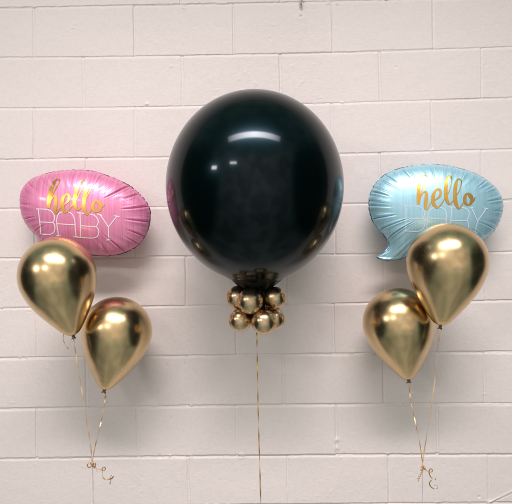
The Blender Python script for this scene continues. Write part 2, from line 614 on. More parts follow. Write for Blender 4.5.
def mini(u, v, y, rpx, center, label):
    s = scale_at(y)
    c = at(u, v, y)
    d = (c - center).normalized()
    o = empty('small_gold_balloon', c)
    o.rotation_mode = 'QUATERNION'
    o.rotation_quaternion = d.to_track_quat('Z', 'Y')
    R = rpx * s
    prof = []
    n = 40
    for i in range(1, n):
        a = math.pi / 2 - math.pi * i / n
        r, z = R * math.cos(a), R * math.sin(a)
        if z < 0:
            z *= 1 + 0.12 * (-z / R) ** 2
            r *= 1 - 0.05 * (-z / R)
        prof.append((r, z))
    lathe('latex_skin', prof, 64, M_MINI, o, 0.004, int(u))
    knot_mesh(o, -R * 1.10, 0.0045, M_KNOT)
    tag(o, label, 'balloon', 'small gold balloons in the collar under the black balloon')


mini(250.3, 301.2, Y_B - 0.046, 13.1, cl_top, 'small gold balloon at the front of the upper ring under the black balloon')
mini(237.6, 297.4, Y_B + 0.008, 11.7, cl_top, 'small gold balloon peeking out left in the upper ring, half behind another')
mini(275.0, 298.0, Y_B - 0.010, 11.3, cl_top, 'small gold balloon at the right end of the upper ring')
mini(260.5, 299.0, Y_B + 0.052, 14.5, cl_top, 'small gold balloon at the back of the upper ring, nearly hidden in its gap')
mini(240.2, 320.4, Y_B - 0.012, 11.8, cl_bot, 'small gold balloon at the left end of the lower ring')
mini(263.8, 322.0, Y_B - 0.046, 12.8, cl_bot, 'small gold balloon at the front of the lower ring, hanging lowest of all')
mini(274.0, 319.0, Y_B + 0.022, 11.2, cl_bot, 'small gold balloon at right in the lower ring, mostly behind its front neighbour')


# ------------------------------------------------------------------ foil speech bubble balloons
def resample(P, n):
    P = np.asarray(P, float)
    Q = np.vstack([P, P[:1]])
    seg = np.linalg.norm(np.diff(Q, axis=0), axis=1)
    s = np.concatenate([[0], np.cumsum(seg)])
    t = np.linspace(0, s[-1], n, endpoint=False)
    return np.stack([np.interp(t, s, Q[:, 0]), np.interp(t, s, Q[:, 1])], 1), s[-1]


def closed_catmull(pts, n=14):
    P = [np.array(p[:2], float) for p in pts]
    m = len(P)
    out = []
    for i in range(m):
        p0, p1, p2, p3 = P[i - 1], P[i], P[(i + 1) % m], P[(i + 2) % m]
        for k in range(n):
            t = k / n
            out.append(0.5 * ((2 * p1) + (-p0 + p2) * t + (2 * p0 - 5 * p1 + 4 * p2 - p3) * t * t + (-p0 + 3 * p1 - 3 * p2 + p3) * t ** 3))
    return np.array(out)


def inside(px, pz, poly):
    res = np.zeros(px.shape, bool)
    x0, z0 = poly[:, 0], poly[:, 1]
    x1, z1 = np.roll(x0, -1), np.roll(z0, -1)
    for a, b, c, d in zip(x0, z0, x1, z1):
        if b == d:
            continue
        cond = ((b > pz) != (d > pz)) & (px < (c - a) * (pz - b) / (d - b) + a)
        res ^= cond
    return res


def foil_balloon(outline_px, center_uv, y, name, mat, seam_mat, label, thick, creases, seed, yaw=0.0, pitch=0.0):
    c0 = at(*center_uv, y)
    pts = [at(u, v, y) - c0 for u, v in outline_px]
    poly0 = closed_catmull([(p.x, p.z) for p in pts])
    NB = 900
    B, per = resample(poly0, NB)
    arc = np.arange(NB) / NB * per
    rs = np.random.RandomState(seed)
    # puckers along the seam
    pk = []
    s = 0.0
    while s < per - 0.008:
        s += rs.uniform(0.011, 0.024)
        pk.append((s, rs.uniform(0.35, 1.0)))
    # raster Poisson for the inflated height
    h = 0.003
    x0, z0 = B.min(0) - 3 * h
    x1, z1 = B.max(0) + 3 * h
    gx, gz = np.arange(x0, x1, h), np.arange(z0, z1, h)
    GX, GZ = np.meshgrid(gx, gz, indexing='ij')
    ins = inside(GX, GZ, B[::4])
    u = np.zeros(GX.shape)
    par = (np.add.outer(np.arange(len(gx)), np.arange(len(gz))) % 2).astype(bool)
    for it in range(900):
        for col in (par, ~par):
            nb = np.zeros_like(u)
            nb[1:-1, 1:-1] = (u[2:, 1:-1] + u[:-2, 1:-1] + u[1:-1, 2:] + u[1:-1, :-2] + h * h) / 4
            mk = ins & col
            u[mk] += 1.9 * (nb[mk] - u[mk])
    u = np.clip(u, 0, None)
    umax = u.max()
    # disk map: harmonic extension of the outline
    F_ = np.fft.fft(B[:, 0] + 1j * B[:, 1])
    k = np.fft.fftfreq(NB, 1 / NB)
    NR = 90
    ts = np.linspace(0, 1, NR)
    rads = 1 - (1 - ts) ** 1.7
    rings = [np.fft.ifft(F_ * (r ** np.abs(k))) for r in rads]
    W = np.array(rings)
    PX, PZ = W.real, W.imag
    # distance to outline
    flat = np.stack([PX.ravel(), PZ.ravel()], 1)
    D = np.empty(len(flat))
    Bs = B[::2]
    for i in range(0, len(flat), 6000):
        D[i:i + 6000] = np.sqrt(((flat[i:i + 6000, None, :] - Bs[None]) ** 2).sum(2).min(1))
    D = D.reshape(PX.shape)
    D[-1] = 0
    fx, fz = (PX - x0) / h, (PZ - z0) / h
    ix, iz = np.clip(fx.astype(int), 0, len(gx) - 2), np.clip(fz.astype(int), 0, len(gz) - 2)
    tx, tz = fx - ix, fz - iz
    U = (u[ix, iz] * (1 - tx) + u[ix + 1, iz] * tx) * (1 - tz) + (u[ix, iz + 1] * (1 - tx) + u[ix + 1, iz + 1] * tx) * tz
    Hh = thick * (np.clip(U, 0, None) / umax) ** 0.5
    edge = np.clip(D / 0.012, 0, 1)
    hd = thick * 1.15 * np.sqrt(np.clip(D, 0, None) / 0.15)
    Hh = Hh * edge + np.minimum(hd, Hh + 0.01) * (1 - edge)
    Hh[-1] = 0
    S = np.broadcast_to(arc[None, :], PX.shape)
    dz = np.zeros_like(PX)
    for (sp, am) in pk:                                  # short puckers
        ds = np.abs((S - sp + per / 2) % per - per / 2)
        Lp = 0.010 + 0.026 * am
        dz -= 0.0012 * am * np.exp(-(ds / 0.0035) ** 2) * np.clip(1 - D / Lp, 0, 1) ** 1.2 * np.clip(D / 0.004, 0, 1)
    for (cu, cv, Lc, dep, wd) in creases:                # long deep creases running in from the seam
        p = at(cu, cv, y) - c0
        i0 = int(np.argmin(((B - np.array([p.x, p.z])) ** 2).sum(1)))
        ds = (S - arc[i0] + per / 2) % per - per / 2
        g = np.clip(1 - D / Lc, 0, 1) ** 0.7 * np.clip(D / 0.005, 0, 1)
        ww = wd
        dz -= 2.1 * dep * g * np.exp(-np.abs(ds) / (ww * 0.55))
        dz += dep * 0.45 * g * np.exp(-((np.abs(ds) - ww * 2.6) / (ww * 1.6)) ** 2)
    # broad soft waves between creases and fine pleats near the rim
    ph = rs.uniform(0, 6.28, 6)
    wav = np.sin(S / 0.047 * 2 * math.pi + ph[0]) + 0.7 * np.sin(S / 0.031 * 2 * math.pi + ph[1])
    dz += 0.0007 * wav * np.exp(-((D - 0.03) / 0.028) ** 2)
    wav2 = np.sin(S / 0.0065 * 2 * math.pi + 2.0 * np.sin(S / 0.05 * 2 * math.pi + ph[2]))
    dz += 0.00035 * wav2 * np.exp(-((D - 0.028) / 0.022) ** 2)
    front = np.maximum(Hh + dz, 0.0006)
    front[-1] = 0
    # seam scallop: pull outline in at puckers
    pull = np.zeros(NB)
    bend = np.zeros(NB)
    for (sp, am) in pk:
        ds = np.abs((arc - sp + per / 2) % per - per / 2)
        pull += 0.0022 * am * np.exp(-(ds / 0.004) ** 2)
        bend += 0.0035 * am * np.exp(-(ds / 0.0045) ** 2)
    tang = np.roll(B, -1, 0) - np.roll(B, 1, 0)
    tang /= np.linalg.norm(tang, axis=1)[:, None]
    area = 0.5 * np.sum(B[:, 0] * np.roll(B[:, 1], -1) - np.roll(B[:, 0], -1) * B[:, 1])
    sg = 1 if area > 0 else -1
    nrm = np.stack([tang[:, 1], -tang[:, 0]], 1) * sg
    wgt = np.exp(-D / 0.012)
    PX = PX - nrm[None, :, 0] * pull[None] * wgt
    PZ = PZ - nrm[None, :, 1] * pull[None] * wgt
    V = []
    nr = NR
    for sgn in (-1, 1):                                  # front towards -y, then back
        for i in range(nr):
            yy = sgn * front[i] if sgn < 0 else sgn * front[i] * 0.9
            V.append(np.stack([PX[i], yy, PZ[i]], 1))
    V = np.concatenate(V)
    Fc = []
    ii = np.arange(NB)
    i2 = (ii + 1) % NB
    for side in (0, 1):
        base = side * nr * NB
        for i in range(nr - 1):
            a, b_ = base + i * NB, base + (i + 1) * NB
            q = np.stack([a + ii, b_ + ii, b_ + i2, a + i2], 1)
            if (side == 0) == (sg > 0):
                q = q[:, ::-1] if side == 0 else q
            Fc.append(q[:, ::-1] if side else q)
    Fc = np.concatenate(Fc)
    root = empty(name, c0)
    rotm = Matrix.Rotation(yaw, 4, 'Z') @ Matrix.Rotation(pitch, 4, 'X')
    Vr = [rotm @ Vector(v) for v in V]
    me = mesh_obj('foil_skin', Vr, Fc.tolist(), mat, root)
    # seam flange
    FV, FF = [], []
    edge_w = np.array([0.0, 0.0014, 0.0032])
    R_ = np.stack([PX[-1], PZ[-1]], 1)
    for w_i, w in enumerate(edge_w):
        for sd in (-1, 1):
            q = R_ + nrm * (w - 0.0006)
            yy = bend * (w / 0.0032) * np.sin(arc / 0.02 * 2 * math.pi + 1.0) + sd * 0.0005
            FV.append(np.stack([q[:, 0], yy, q[:, 1]], 1))
    FV = np.concatenate(FV)
    for w_i in range(2):
        for sd in (0, 1):
            a, b_ = (w_i * 2 + sd) * NB, ((w_i + 1) * 2 + sd) * NB
            FF.append(np.stack([a + ii, b_ + ii, b_ + i2, a + i2], 1))
    a, b_ = 4 * NB, 5 * NB
    FF.append(np.stack([a + ii, b_ + ii, b_ + i2, a + i2], 1))
    FF = np.concatenate(FF)
    mesh_obj('seam', [rotm @ Vector(v) for v in FV], FF.tolist(), seam_mat, root)
    tag(root, label, 'balloon', 'foil speech bubble balloons')
    bvh = BVHTree.FromPolygons([c0 + v for v in Vr[:nr * NB]], [tuple(f) for f in Fc[:(nr - 1) * NB].tolist()])
    return root, bvh, c0


def print_strokes(name, strokes, root, bvh, c0, mat, off=0.0009, wmul=1.0):
    """lay pen strokes on the inflated foil: strokes = list of [(u, v, halfwidth_px)...] in photo pixels"""
    V, F = [], []
    layer = 0
    for st in strokes:
        P = catmull(st, 10)
        T = np.gradient(P[:, :2], axis=0)
        T /= np.linalg.norm(T, axis=1)[:, None] + 1e-9
        Nn = np.stack([-T[:, 1], T[:, 0]], 1)
        cols = 5
        base = len(V)
        rows = 0
        for p, nn in zip(P, Nn):
            line = []
            for j in range(cols):
                f = (j / (cols - 1)) * 2 - 1
                q = p[:2] + nn * max(p[2] * wmul, 0.12) * f
                d = ray(q[0], q[1]).normalized()
                loc, nor, _, _ = bvh.ray_cast(CAM_LOC, d)
                if loc is None:
                    line = None
                    break
                if nor.dot(d) > 0:
                    nor = -nor
                line.append(loc + nor * (off + layer * 0.00003) - c0)
            if line is None:
                continue
            V.extend(line)
            rows += 1
        for i in range(rows - 1):
            for j in range(cols - 1):
                a = base + i * cols + j
                F.append((a, a + 1, a + cols + 1, a + cols))
        layer += 1
    o = mesh_obj(name, V, F, mat, root)
    return o


def cv(ox, oy, s, pts, w):
    """crop coordinates to photo pixels; w = half width or list"""
    out = []
    for i, p in enumerate(pts):
        ww = p[2] if len(p) > 2 else w
        out.append((ox + p[0] / s, oy + p[1] / s, ww))
    return out


PINK_OUT = [(20.2, 202), (21.0, 193.5), (24.3, 186.5), (29, 181.5), (35.4, 177.8), (46, 173.8), (57.6, 171.6), (72, 170.3), (86, 170.5), (96, 172), (105, 174.8),
            (118, 180), (130.6, 186.5), (140, 194.5), (146.5, 202.4), (149.5, 208.5), (150.4, 215), (149, 226), (145, 235.7), (139, 244), (130.6, 250), (120, 254),
            (108, 255.8), (95.7, 255.2), (82, 253.5), (68, 252.5), (57, 254.5), (47, 258), (38, 259.5), (33.5, 257), (37.5, 252.5), (41, 246), (40, 240.5), (35.4, 234),
            (29.5, 228), (24, 219.5), (21.2, 211)]
pink, bvhP, cP = foil_balloon(PINK_OUT, (86, 213), -0.115, 'foil_balloon', M_PINK, M_SEAM,
                              'pink foil speech bubble balloon reading hello BABY', 0.088,
                              [(130, 186, .085, .0055, .0035), (140, 194, .05, .0045, .003), (148.5, 207, .085, .0065, .0035), (149.5, 222, .085, .006, .0035), (145, 236, .06, .006, .003),
                               (139, 244, .05, .005, .003), (126, 252, .08, .006, .0035), (112, 255.5, .05, .004, .003), (24, 220, .06, .006, .003), (20.5, 204, .05, .004, .003), (28, 182, .05, .003, .003),
                               (35, 234, .07, .006, .0035), (105, 174.8, .045, .003, .003), (90, 170.8, .05, .002, .003), (60, 171.5, .05, .0025, .003), (45, 174, .045, .0025, .003)], 3)
BLUE_OUT = [(369, 207), (369.8, 196), (373.8, 186.5), (378.5, 180), (385, 174.8), (392, 171), (400.8, 168.2), (411, 166), (423, 165), (433, 164.8), (442, 165.2), (453, 167), (464.3, 169.9),
            (476, 174.3), (486.5, 180.2), (494, 186.5), (499, 193), (501.8, 199.5), (502.7, 207), (501, 216), (497.6, 224.6), (491.5, 233), (483, 239.5), (472, 246), (458, 250.5), (443, 252.5), (428, 253.5),
            (415, 254.5), (408, 256), (402.4, 258), (397, 259.8), (391, 260.6), (384.5, 260.4), (380, 259), (377, 256.6), (381.5, 254), (385.8, 251), (388.4, 247.5), (388.7, 244), (386.5, 239),
            (383, 234), (378.6, 229.4), (374.5, 224), (371.6, 218.3)]
blue, bvhB, cB = foil_balloon(BLUE_OUT, (436, 209), -0.115, 'foil_balloon', M_BLUE, M_SEAMB,
                              'pale blue foil speech bubble balloon with pointed tail reading hello BABY', 0.088,
                              [(372, 219, .075, .006, .0035), (379, 230, .10, .006, .0035), (387, 241, .11, .0065, .0035), (369.2, 206, .07, .004, .003), (371, 192, .06, .003, .003), (384, 175.5, .05, .003, .003),
                               (399, 168.8, .05, .0025, .003), (486, 180, .06, .005, .003), (493, 186, .055, .0045, .003), (501.5, 199, .08, .006, .0035), (502, 212, .05, .004, .003), (494, 230, .075, .0065, .0035),
                               (483, 239.5, .07, .005, .0035), (472, 246, .05, .004, .003), (464, 170, .05, .002, .003), (400, 259, .04, .003, .003)], 8)

T, t_ = 1.35, 0.38     # thick and hair strokes, half width in photo pixels


def hello_pink():
    A = lambda pts, w: cv(44, 176, 12.6, pts, w)
    Bq = lambda pts, w: cv(70, 176, 12.6, pts, w)
    return [
        A([(182, 42, .4), (150, 55, .7), (118, 105, 1.2), (88, 180, 1.45), (68, 270, 1.45), (60, 345, 1.4), (62, 405, 1.15)], T),
        A([(178, 42), (192, 52), (190, 80), (166, 130), (132, 190), (106, 240), (88, 300), (72, 380)], t_),
        A([(72, 385, .35), (92, 310, .4), (120, 262, .6), (145, 258, 1.0), (154, 300, 1.3), (148, 370, 1.35), (140, 430, 1.3), (141, 472, .95)], T),
        A([(146, 476, .6), (170, 458, .45), (195, 412, .4), (214, 380, .4)], t_),
        A([(208, 388, .4), (255, 362, .5), (298, 325, .8), (318, 280, 1.0), (312, 242, .9), (288, 232, .8), (252, 258, 1.1), (230, 310, 1.45), (228, 370, 1.5), (244, 430, 1.25), (275, 455, .8), (308, 438, .5), (338, 395, .4), (362, 345, .4)], T),
        Bq([(-5, 405), (30, 380), (62, 330), (95, 270), (128, 210), (158, 145), (172, 100), (170, 75)], t_),
        Bq([(172, 84, .4), (158, 66, .5), (128, 82, .8), (96, 140, 1.3), (72, 220, 1.5), (60, 300, 1.5), (62, 365, 1.4), (82, 412, 1.0), (108, 424, .6), (135, 402, .42), (160, 370, .4)], T),
        Bq([(155, 378), (182, 330), (215, 262), (250, 195), (272, 145), (278, 118)], t_),
        Bq([(278, 122, .4), (266, 108, .5), (240, 124, .8), (212, 165, 1.25), (192, 235, 1.5), (178, 310, 1.5), (176, 390, 1.45), (190, 452, 1.1), (214, 482, .7), (238, 468, .5), (258, 430, .4), (275, 395, .4)], T),
        Bq([(338, 318, .5), (312, 322, .8), (292, 352, 1.3), (290, 400, 1.4), (306, 436, 1.0), (338, 446, .7), (368, 432, 1.1), (386, 392, 1.4), (380, 345, 1.2), (358, 320, .7), (336, 318, .5)], T),
        Bq([(345, 316), (352, 345), (378, 372), (402, 390), (424, 375), (438, 352)], t_)]


def hello_blue():
    A = lambda pts, w: cv(412, 172, 12.6, pts, w)
    Bq = lambda pts, w: cv(440, 172, 12.6, pts, w)
    return [
        A([(160, 40, .4), (130, 48, .7), (104, 90, 1.2), (90, 160, 1.45), (84, 240, 1.5), (80, 330, 1.45), (80, 404, 1.2)], T),
        A([(156, 38), (174, 50), (172, 82), (158, 130), (136, 200), (112, 280), (92, 380)], t_),
        A([(92, 385, .35), (112, 310, .4), (140, 262, .55), (166, 246, .8), (180, 275, 1.2), (178, 340, 1.4), (170, 410, 1.35), (172, 468, .95)], T),
        A([(178, 474, .6), (204, 450, .45), (232, 398, .4), (252, 360, .4)], t_),
        A([(246, 372, .4), (296, 348, .5), (342, 312, .8), (362, 268, 1.0), (352, 228, .9), (326, 216, .8), (292, 244, 1.1), (268, 300, 1.5), (266, 365, 1.5), (284, 420, 1.25), (318, 446, .8), (352, 428, .5), (385, 380, .42), (412, 335, .4)], T),
        Bq([(-5, 425), (30, 385), (62, 330), (92, 290), (118, 235), (140, 165), (150, 105), (142, 68)], t_),
        Bq([(146, 76, .4), (126, 52, .6), (100, 66, 1.0), (80, 130, 1.45), (72, 220, 1.5), (74, 300, 1.5), (90, 365, 1.3), (120, 402, .8), (148, 385, .5), (182, 335, .4)], T),
        Bq([(168, 360), (205, 300), (240, 240), (262, 180), (270, 125), (258, 96)], t_),
        Bq([(266, 106, .4), (246, 92, .6), (218, 106, 1.0), (196, 170, 1.45), (188, 260, 1.5), (192, 345, 1.5), (208, 420, 1.3), (238, 458, .8), (264, 436, .5), (290, 390, .4)], T),
        Bq([(350, 268, .5), (324, 285, 1.0), (310, 335, 1.4), (318, 388, 1.2), (350, 416, .7), (382, 398, 1.1), (400, 350, 1.4), (388, 300, 1.2), (364, 272, .6), (348, 268, .5)], T),
        Bq([(352, 270), (362, 300), (385, 340), (405, 375), (428, 355), (440, 318)], t_)]


w_ = 0.46


def baby_pink():
    E_ = lambda pts: cv(34, 204, 11.636, pts, w_)
    F_ = lambda pts: cv(74, 206, 10.24, pts, w_)
    return [E_([(26, 56), (60, 58), (110, 60), (160, 64), (200, 82), (230, 118), (240, 160), (232, 195), (215, 212), (180, 214), (130, 211), (72, 209)]),
            E_([(50, 60), (60, 140), (70, 230), (80, 345)]),
            E_([(215, 213), (238, 235), (245, 275), (236, 318), (208, 346), (160, 355), (112, 352), (70, 344)]),
            E_([(286, 368), (278, 310), (268, 240), (266, 180), (280, 125), (315, 96), (365, 90), (412, 96), (448, 122), (470, 170), (478, 230), (484, 310), (490, 378)]),
            E_([(258, 368), (285, 369), (312, 370)]), E_([(456, 378), (485, 380), (514, 381)]), E_([(272, 229), (370, 236), (477, 241)]),
            F_([(32, 68), (70, 72), (120, 78), (170, 84), (212, 98), (240, 128), (250, 160), (240, 192), (222, 210), (180, 210), (120, 205), (66, 201)]),
            F_([(62, 72), (66, 150), (68, 230), (68, 320)]),
            F_([(222, 210), (246, 232), (254, 262), (248, 296), (225, 320), (180, 328), (120, 325), (66, 321), (20, 318)]),
            F_([(238, 80), (262, 87), (288, 97)]), F_([(268, 90), (312, 152), (352, 215)]), F_([(440, 104), (396, 160), (352, 215)]), F_([(410, 100), (438, 104), (466, 109)]),
            F_([(352, 214), (354, 280), (356, 346)]), F_([(328, 347), (355, 347), (382, 346)])]


def baby_blue():
    G_ = lambda pts: cv(400, 200, 10.24, pts, w_)
    H_ = lambda pts: cv(445, 200, 10.24, pts, w_)
    return [G_([(40, 62), (80, 62), (140, 63), (190, 67), (228, 88), (248, 124), (246, 160), (228, 186), (180, 189), (120, 188), (60, 188)]),
            G_([(60, 62), (60, 150), (60, 240), (58, 318)]),
            G_([(228, 186), (248, 212), (252, 248), (240, 288), (208, 315), (160, 322), (100, 320), (36, 315)]),
            G_([(272, 312), (274, 250), (280, 190), (290, 135), (315, 96), (355, 78), (405, 76), (446, 90), (470, 122), (477, 165), (470, 230), (464, 310)]),
            G_([(276, 186), (370, 191), (474, 197)]), G_([(248, 312), (296, 313)]), G_([(440, 312), (488, 313)]),
            H_([(38, 74), (80, 73), (140, 74), (190, 80), (228, 98), (245, 132), (240, 170), (222, 204), (180, 210), (120, 210), (58, 211)]),
            H_([(65, 74), (62, 150), (57, 230), (52, 322)]),
            H_([(222, 204), (236, 235), (238, 275), (220, 308), (170, 324), (100, 325), (30, 322)]),
            H_([(240, 71), (262, 74), (286, 80)]), H_([(268, 78), (300, 145), (332, 215)]), H_([(420, 88), (376, 152), (332, 215)]), H_([(392, 82), (416, 86), (440, 90)]),
            H_([(332, 214), (318, 270), (302, 335)]), H_([(280, 332), (326, 338)])]


print_strokes('gold_lettering', hello_pink(), pink, bvhP, cP, M_GTEXT, 0.0016, 1.28)
print_strokes('white_lettering', baby_pink(), pink, bvhP, cP, M_WTEXT, 0.0008)
print_strokes('gold_lettering', hello_blue(), blue, bvhB, cB, M_GTEXT, 0.0016, 1.2)
print_strokes('white_lettering', baby_blue(), blue, bvhB, cB, M_WTEXTB, 0.0008)


# ------------------------------------------------------------------ ribbons
def strip(name, P, width, mat, twist, phase=0.0, parent=None, loc=None, thick=0.00035):
    """flat ribbon along P (world points), turning about its own line; twist = turns along the length"""
    P = [Vector(p) for p in P]
    n = len(P)
    o0 = loc or P[0]
    V, F = [], []
    for i, p in enumerate(P):
        t = (P[min(i + 1, n - 1)] - P[max(i - 1, 0)]).normalized()
        side = t.cross(Vector((0, -1, 0)))
        if side.length < 1e-4:
            side = Vector((1, 0, 0))
        side.normalize()
        a = phase + 2 * math.pi * twist * i / (n - 1)
        side = Matrix.Rotation(a, 3, t) @ side
        nn = side.cross(t).normalized() * thick
        for q in (p - side * width / 2 + nn, p + side * width / 2 + nn, p + side * width / 2 - nn, p - side * width / 2 - nn):
            V.append(q - o0)
    for i in range(n - 1):
        for k in range(4):
            k2 = (k + 1) % 4
            F.append((i * 4 + k, i * 4 + k2, (i + 1) * 4 + k2, (i + 1) * 4 + k))
    F.append((3, 2, 1, 0))
    F.append(tuple((n - 1) * 4 + k for k in range(4)))
    return mesh_obj(name, V, F, mat, parent, None if parent else o0, smooth=False)


def path(pts, n=14):
    return [Vector(p) for p in catmull(pts, n)]


def helix(a, b, r0, r1, turns, width, mat, parent, base, n=None, phase=0.0):
    """springy curl: ribbon wound round the line a-b"""
    ax = (b - a)
    d = ax.normalized()
    u = d.cross(Vector((0, 1, 0))).normalized()
    w = d.cross(u)
    n = n or int(28 * turns) + 8
    V, F = [], []
    for i in range(n):
        t = i / (n - 1)
        ang = phase + 2 * math.pi * turns * t
        r = r0 + (r1 - r0) * t
        c = a + ax * t + (u * math.cos(ang) + w * math.sin(ang)) * r
        out = (u * math.cos(ang) + w * math.sin(ang)) * 0.0003
        for q in (c - d * width / 2 + out, c + d * width / 2 + out, c + d * width / 2 - out, c - d * width / 2 - out):
            V.append(q - base)
    for i in range(n - 1):
        for k in range(4):
            k2 = (k + 1) % 4
            F.append((i * 4 + k, i * 4 + k2, (i + 1) * 4 + k2, (i + 1) * 4 + k))
    F.append((3, 2, 1, 0))
    F.append(tuple((n - 1) * 4 + k for k in range(4)))
    return mesh_obj('curl', V, F, mat, parent, None, smooth=False)


GR = 'gold curling ribbons'
# centre ribbon, from inside the collar down out of the picture
P = path([tuple(at(u, v, y)) for u, v, y in ((256.6, 322, Y_B), (257, 345, Y_B), (257.6, 380, Y_B), (258.4, 420, Y_B), (259.6, 460, Y_B), (260.8, 504, Y_B), (262, 560, Y_B), (262.5, 640, Y_B))], 22)
rb = strip('ribbon', P, 0.0050, M_RIB, 3.6, 0.9)
tag(rb, 'long twisted gold ribbon hanging from the collar under the black balloon', 'ribbon', GR)

bowL = at(92.2, 464.5, -0.26)
bowR = at(422.6, 466.5, -0.26)


def long_ribbon(pts, mat, twist, phase, label, width=0.0045):
    P = path([tuple(at(u, v, y)) for u, v, y in pts], 20)
    root = empty('ribbon', P[0])
    strip('strand', P, width, mat, twist, phase, root, P[0])
    tag(root, label, 'ribbon', GR)
    return root, P[0]


ru, b0 = long_ribbon([(73.6, 338, -.305), (75.5, 352, -.303), (79.2, 375, -.30), (83, 398, -.295), (87.6, 426, -.285), (90.6, 446, -.27), (92.4, 463, -.26)], M_RIBP, 2.1, 0.15,
                     'peach gold ribbon running from the upper left gold balloon to the left bow')
strip('loose_end', path([tuple(at(u, v, y)) for u, v, y in ((73.4, 338.5, -.308), (71, 334, -.298), (67.5, 331.5, -.288), (64.2, 333.5, -.288), (63.2, 338.5, -.293), (64.4, 343, -.30), (66.8, 347, -.303), (68.4, 349, -.303))], 10), .0036, M_RIBP, .8, .3, ru, b0)
rl, b0 = long_ribbon([(105.4, 393, -.175), (104.6, 402, -.185), (102, 418, -.21), (98.2, 434, -.245), (94.6, 449, -.255), (92.6, 463, -.26)], M_RIB, 1.6, 1.35,
                     'thin gold ribbon running from the lower left gold balloon to the left bow', .0036)
helix(at(105.6, 393, -.178), at(108.2, 403.5, -.182), .0010, .0016, 1.6, .0048, M_RIB, rl, b0, phase=.5)
ru, b0 = long_ribbon([(440.4, 328, -.31), (438.6, 345, -.308), (436, 368, -.305), (433.4, 392, -.298), (429.4, 420, -.29), (425, 446, -.265), (422.8, 462, -.26)], M_RIBP, 1.1, 0.1,
                     'peach gold ribbon running from the upper right gold balloon to the right bow')
rl, b0 = long_ribbon([(408.9, 382, -.165), (409.8, 394, -.175), (412.2, 408, -.20), (416.2, 426, -.235), (420, 445, -.25), (422.4, 462, -.26)], M_RIB, 1.5, 1.3,
                     'thin gold ribbon running from the lower right gold balloon to the right bow', .0036)
helix(at(409.2, 383, -.168), at(413, 393, -.172), .0012, .0034, 1.4, .0055, M_RIBP, rl, b0, phase=.2)


def bow(base, name_label, curls, loops, springs, tail):
    root = empty('ribbon_bow', base)
    tag(root, name_label, 'bow', 'curled ribbon bows')
    for (a, b, r0, r1, turns, w, ph, mt) in curls:
        helix(at(*a, -0.26), at(*b, -0.26), r0, r1, turns, w, mt, root, base, phase=ph)
    for pts in loops:
        P = path([tuple(at(u, v, -0.26 + dy)) for u, v, dy in pts], 10)
        strip('loop', P, 0.0042, M_RIB, 0.6, 0.7, root, base)
    for pts in springs:
        P = path([tuple(at(u, v, -0.26 + dy)) for u, v, dy in pts], 10)
        strip('curl', P, 0.0042, M_RIB, 1.3, 0.5, root, base)
    # tight wrap
    V, F = [], []
    for i in range(9):
        t = i / 8
        for k in range(14):
            a = 2 * math.pi * k / 14
            r = 0.0032 * (0.55 + 0.6 * math.sin(math.pi * t)) * (1 + 0.1 * math.sin(3 * a + 5 * t))
            V.append((r * math.cos(a), r * math.sin(a), 0.006 - 0.012 * t))
    for i in range(8):
        for k in range(14):
            k2 = (k + 1) % 14
            F.append((i * 14 + k, (i + 1) * 14 + k, (i + 1) * 14 + k2, i * 14 + k2))
    F.append(tuple(range(14)))
    F.append(tuple(reversed(range(8 * 14, 9 * 14))))
    mesh_obj('wrap', V, F, M_RIB, root)
    P = path([tuple(at(u, v, y)) for u, v, y in tail], 12)
    strip('tail', P, 0.0018, M_THREAD, 1.2, 1.2, root, base, 0.0003)


bow(bowL, 'curled gold ribbon bow tying the left pair of ribbons',
    [((93.5, 467), (98, 471.5), .001, .0035, 1.2, .003, 2.2, M_RIBP)],
    [[(92.2, 464.5, 0), (89.4, 462.6, -.008), (87.2, 465.4, -.012), (89.5, 467.6, -.006), (92.2, 465, 0)],
     [(92.2, 464.5, 0), (95.2, 462.8, -.008), (95.4, 466, -.012), (93.6, 467.6, -.004), (92.2, 465, 0)],
     [(92.2, 465, -.002), (90.5, 463.4, -.014), (92.6, 462.8, -.016), (94, 464.2, -.01), (92.2, 465.5, -.002)]],
    [[(92.4, 465, 0), (96.5, 468.2, .002), (100.5, 469.8, .004), (104.3, 470.2, 0), (105.6, 468.4, -.008), (103.9, 467.2, -.012), (102.2, 469.0, -.010), (102.4, 473.5, -.002), (103.2, 477.8, .004),
      (106.0, 479.6, .006), (109.6, 479.2, .002), (112.8, 477.8, -.006), (112.6, 475.8, -.010), (110.6, 476.4, -.010), (110.9, 480, -.004), (109.8, 484.2, 0)]],
    [(92.6, 462, -.26), (93.0, 480, -.258), (93.2, 504, -.25), (93.4, 560, -.24), (93.4, 640, -.24)])
bow(bowR, 'curled gold ribbon bow tying the right pair of ribbons',
    [((423.2, 469.0), (417.6, 480.5), .0030, .0042, 5.2, .0024, .4, M_RIB)],
    [[(422.6, 466.5, 0), (424.8, 466.2, -.006), (425.2, 468.6, -.01), (423.4, 469.4, -.005), (422.6, 467, 0)],
     [(422.6, 466.5, 0), (420.8, 468.2, -.006), (421.2, 470.4, -.008), (422.6, 468.4, -.003), (422.6, 467, 0)]],
    [[(422.8, 467, 0), (426.5, 470.6, .003), (430.6, 472.2, .002), (432.6, 470.4, -.008), (430.8, 468.8, -.012), (429.2, 470.8, -.010), (429.6, 474.6, -.002), (431.8, 478.2, .004), (435.4, 479.6, 0),
      (435.2, 478.2, -.008), (431.4, 480.2, -.010), (429.4, 483.2, -.006), (430.8, 486.6, .002), (434.4, 488.9, .004), (437.6, 488.2, -.002), (437.2, 485.8, -.008), (434.6, 485.2, -.010)]],
    [(422.8, 462, -.26), (422.7, 480, -.258), (422.7, 504, -.25), (422.6, 560, -.24), (422.6, 640, -.24)])


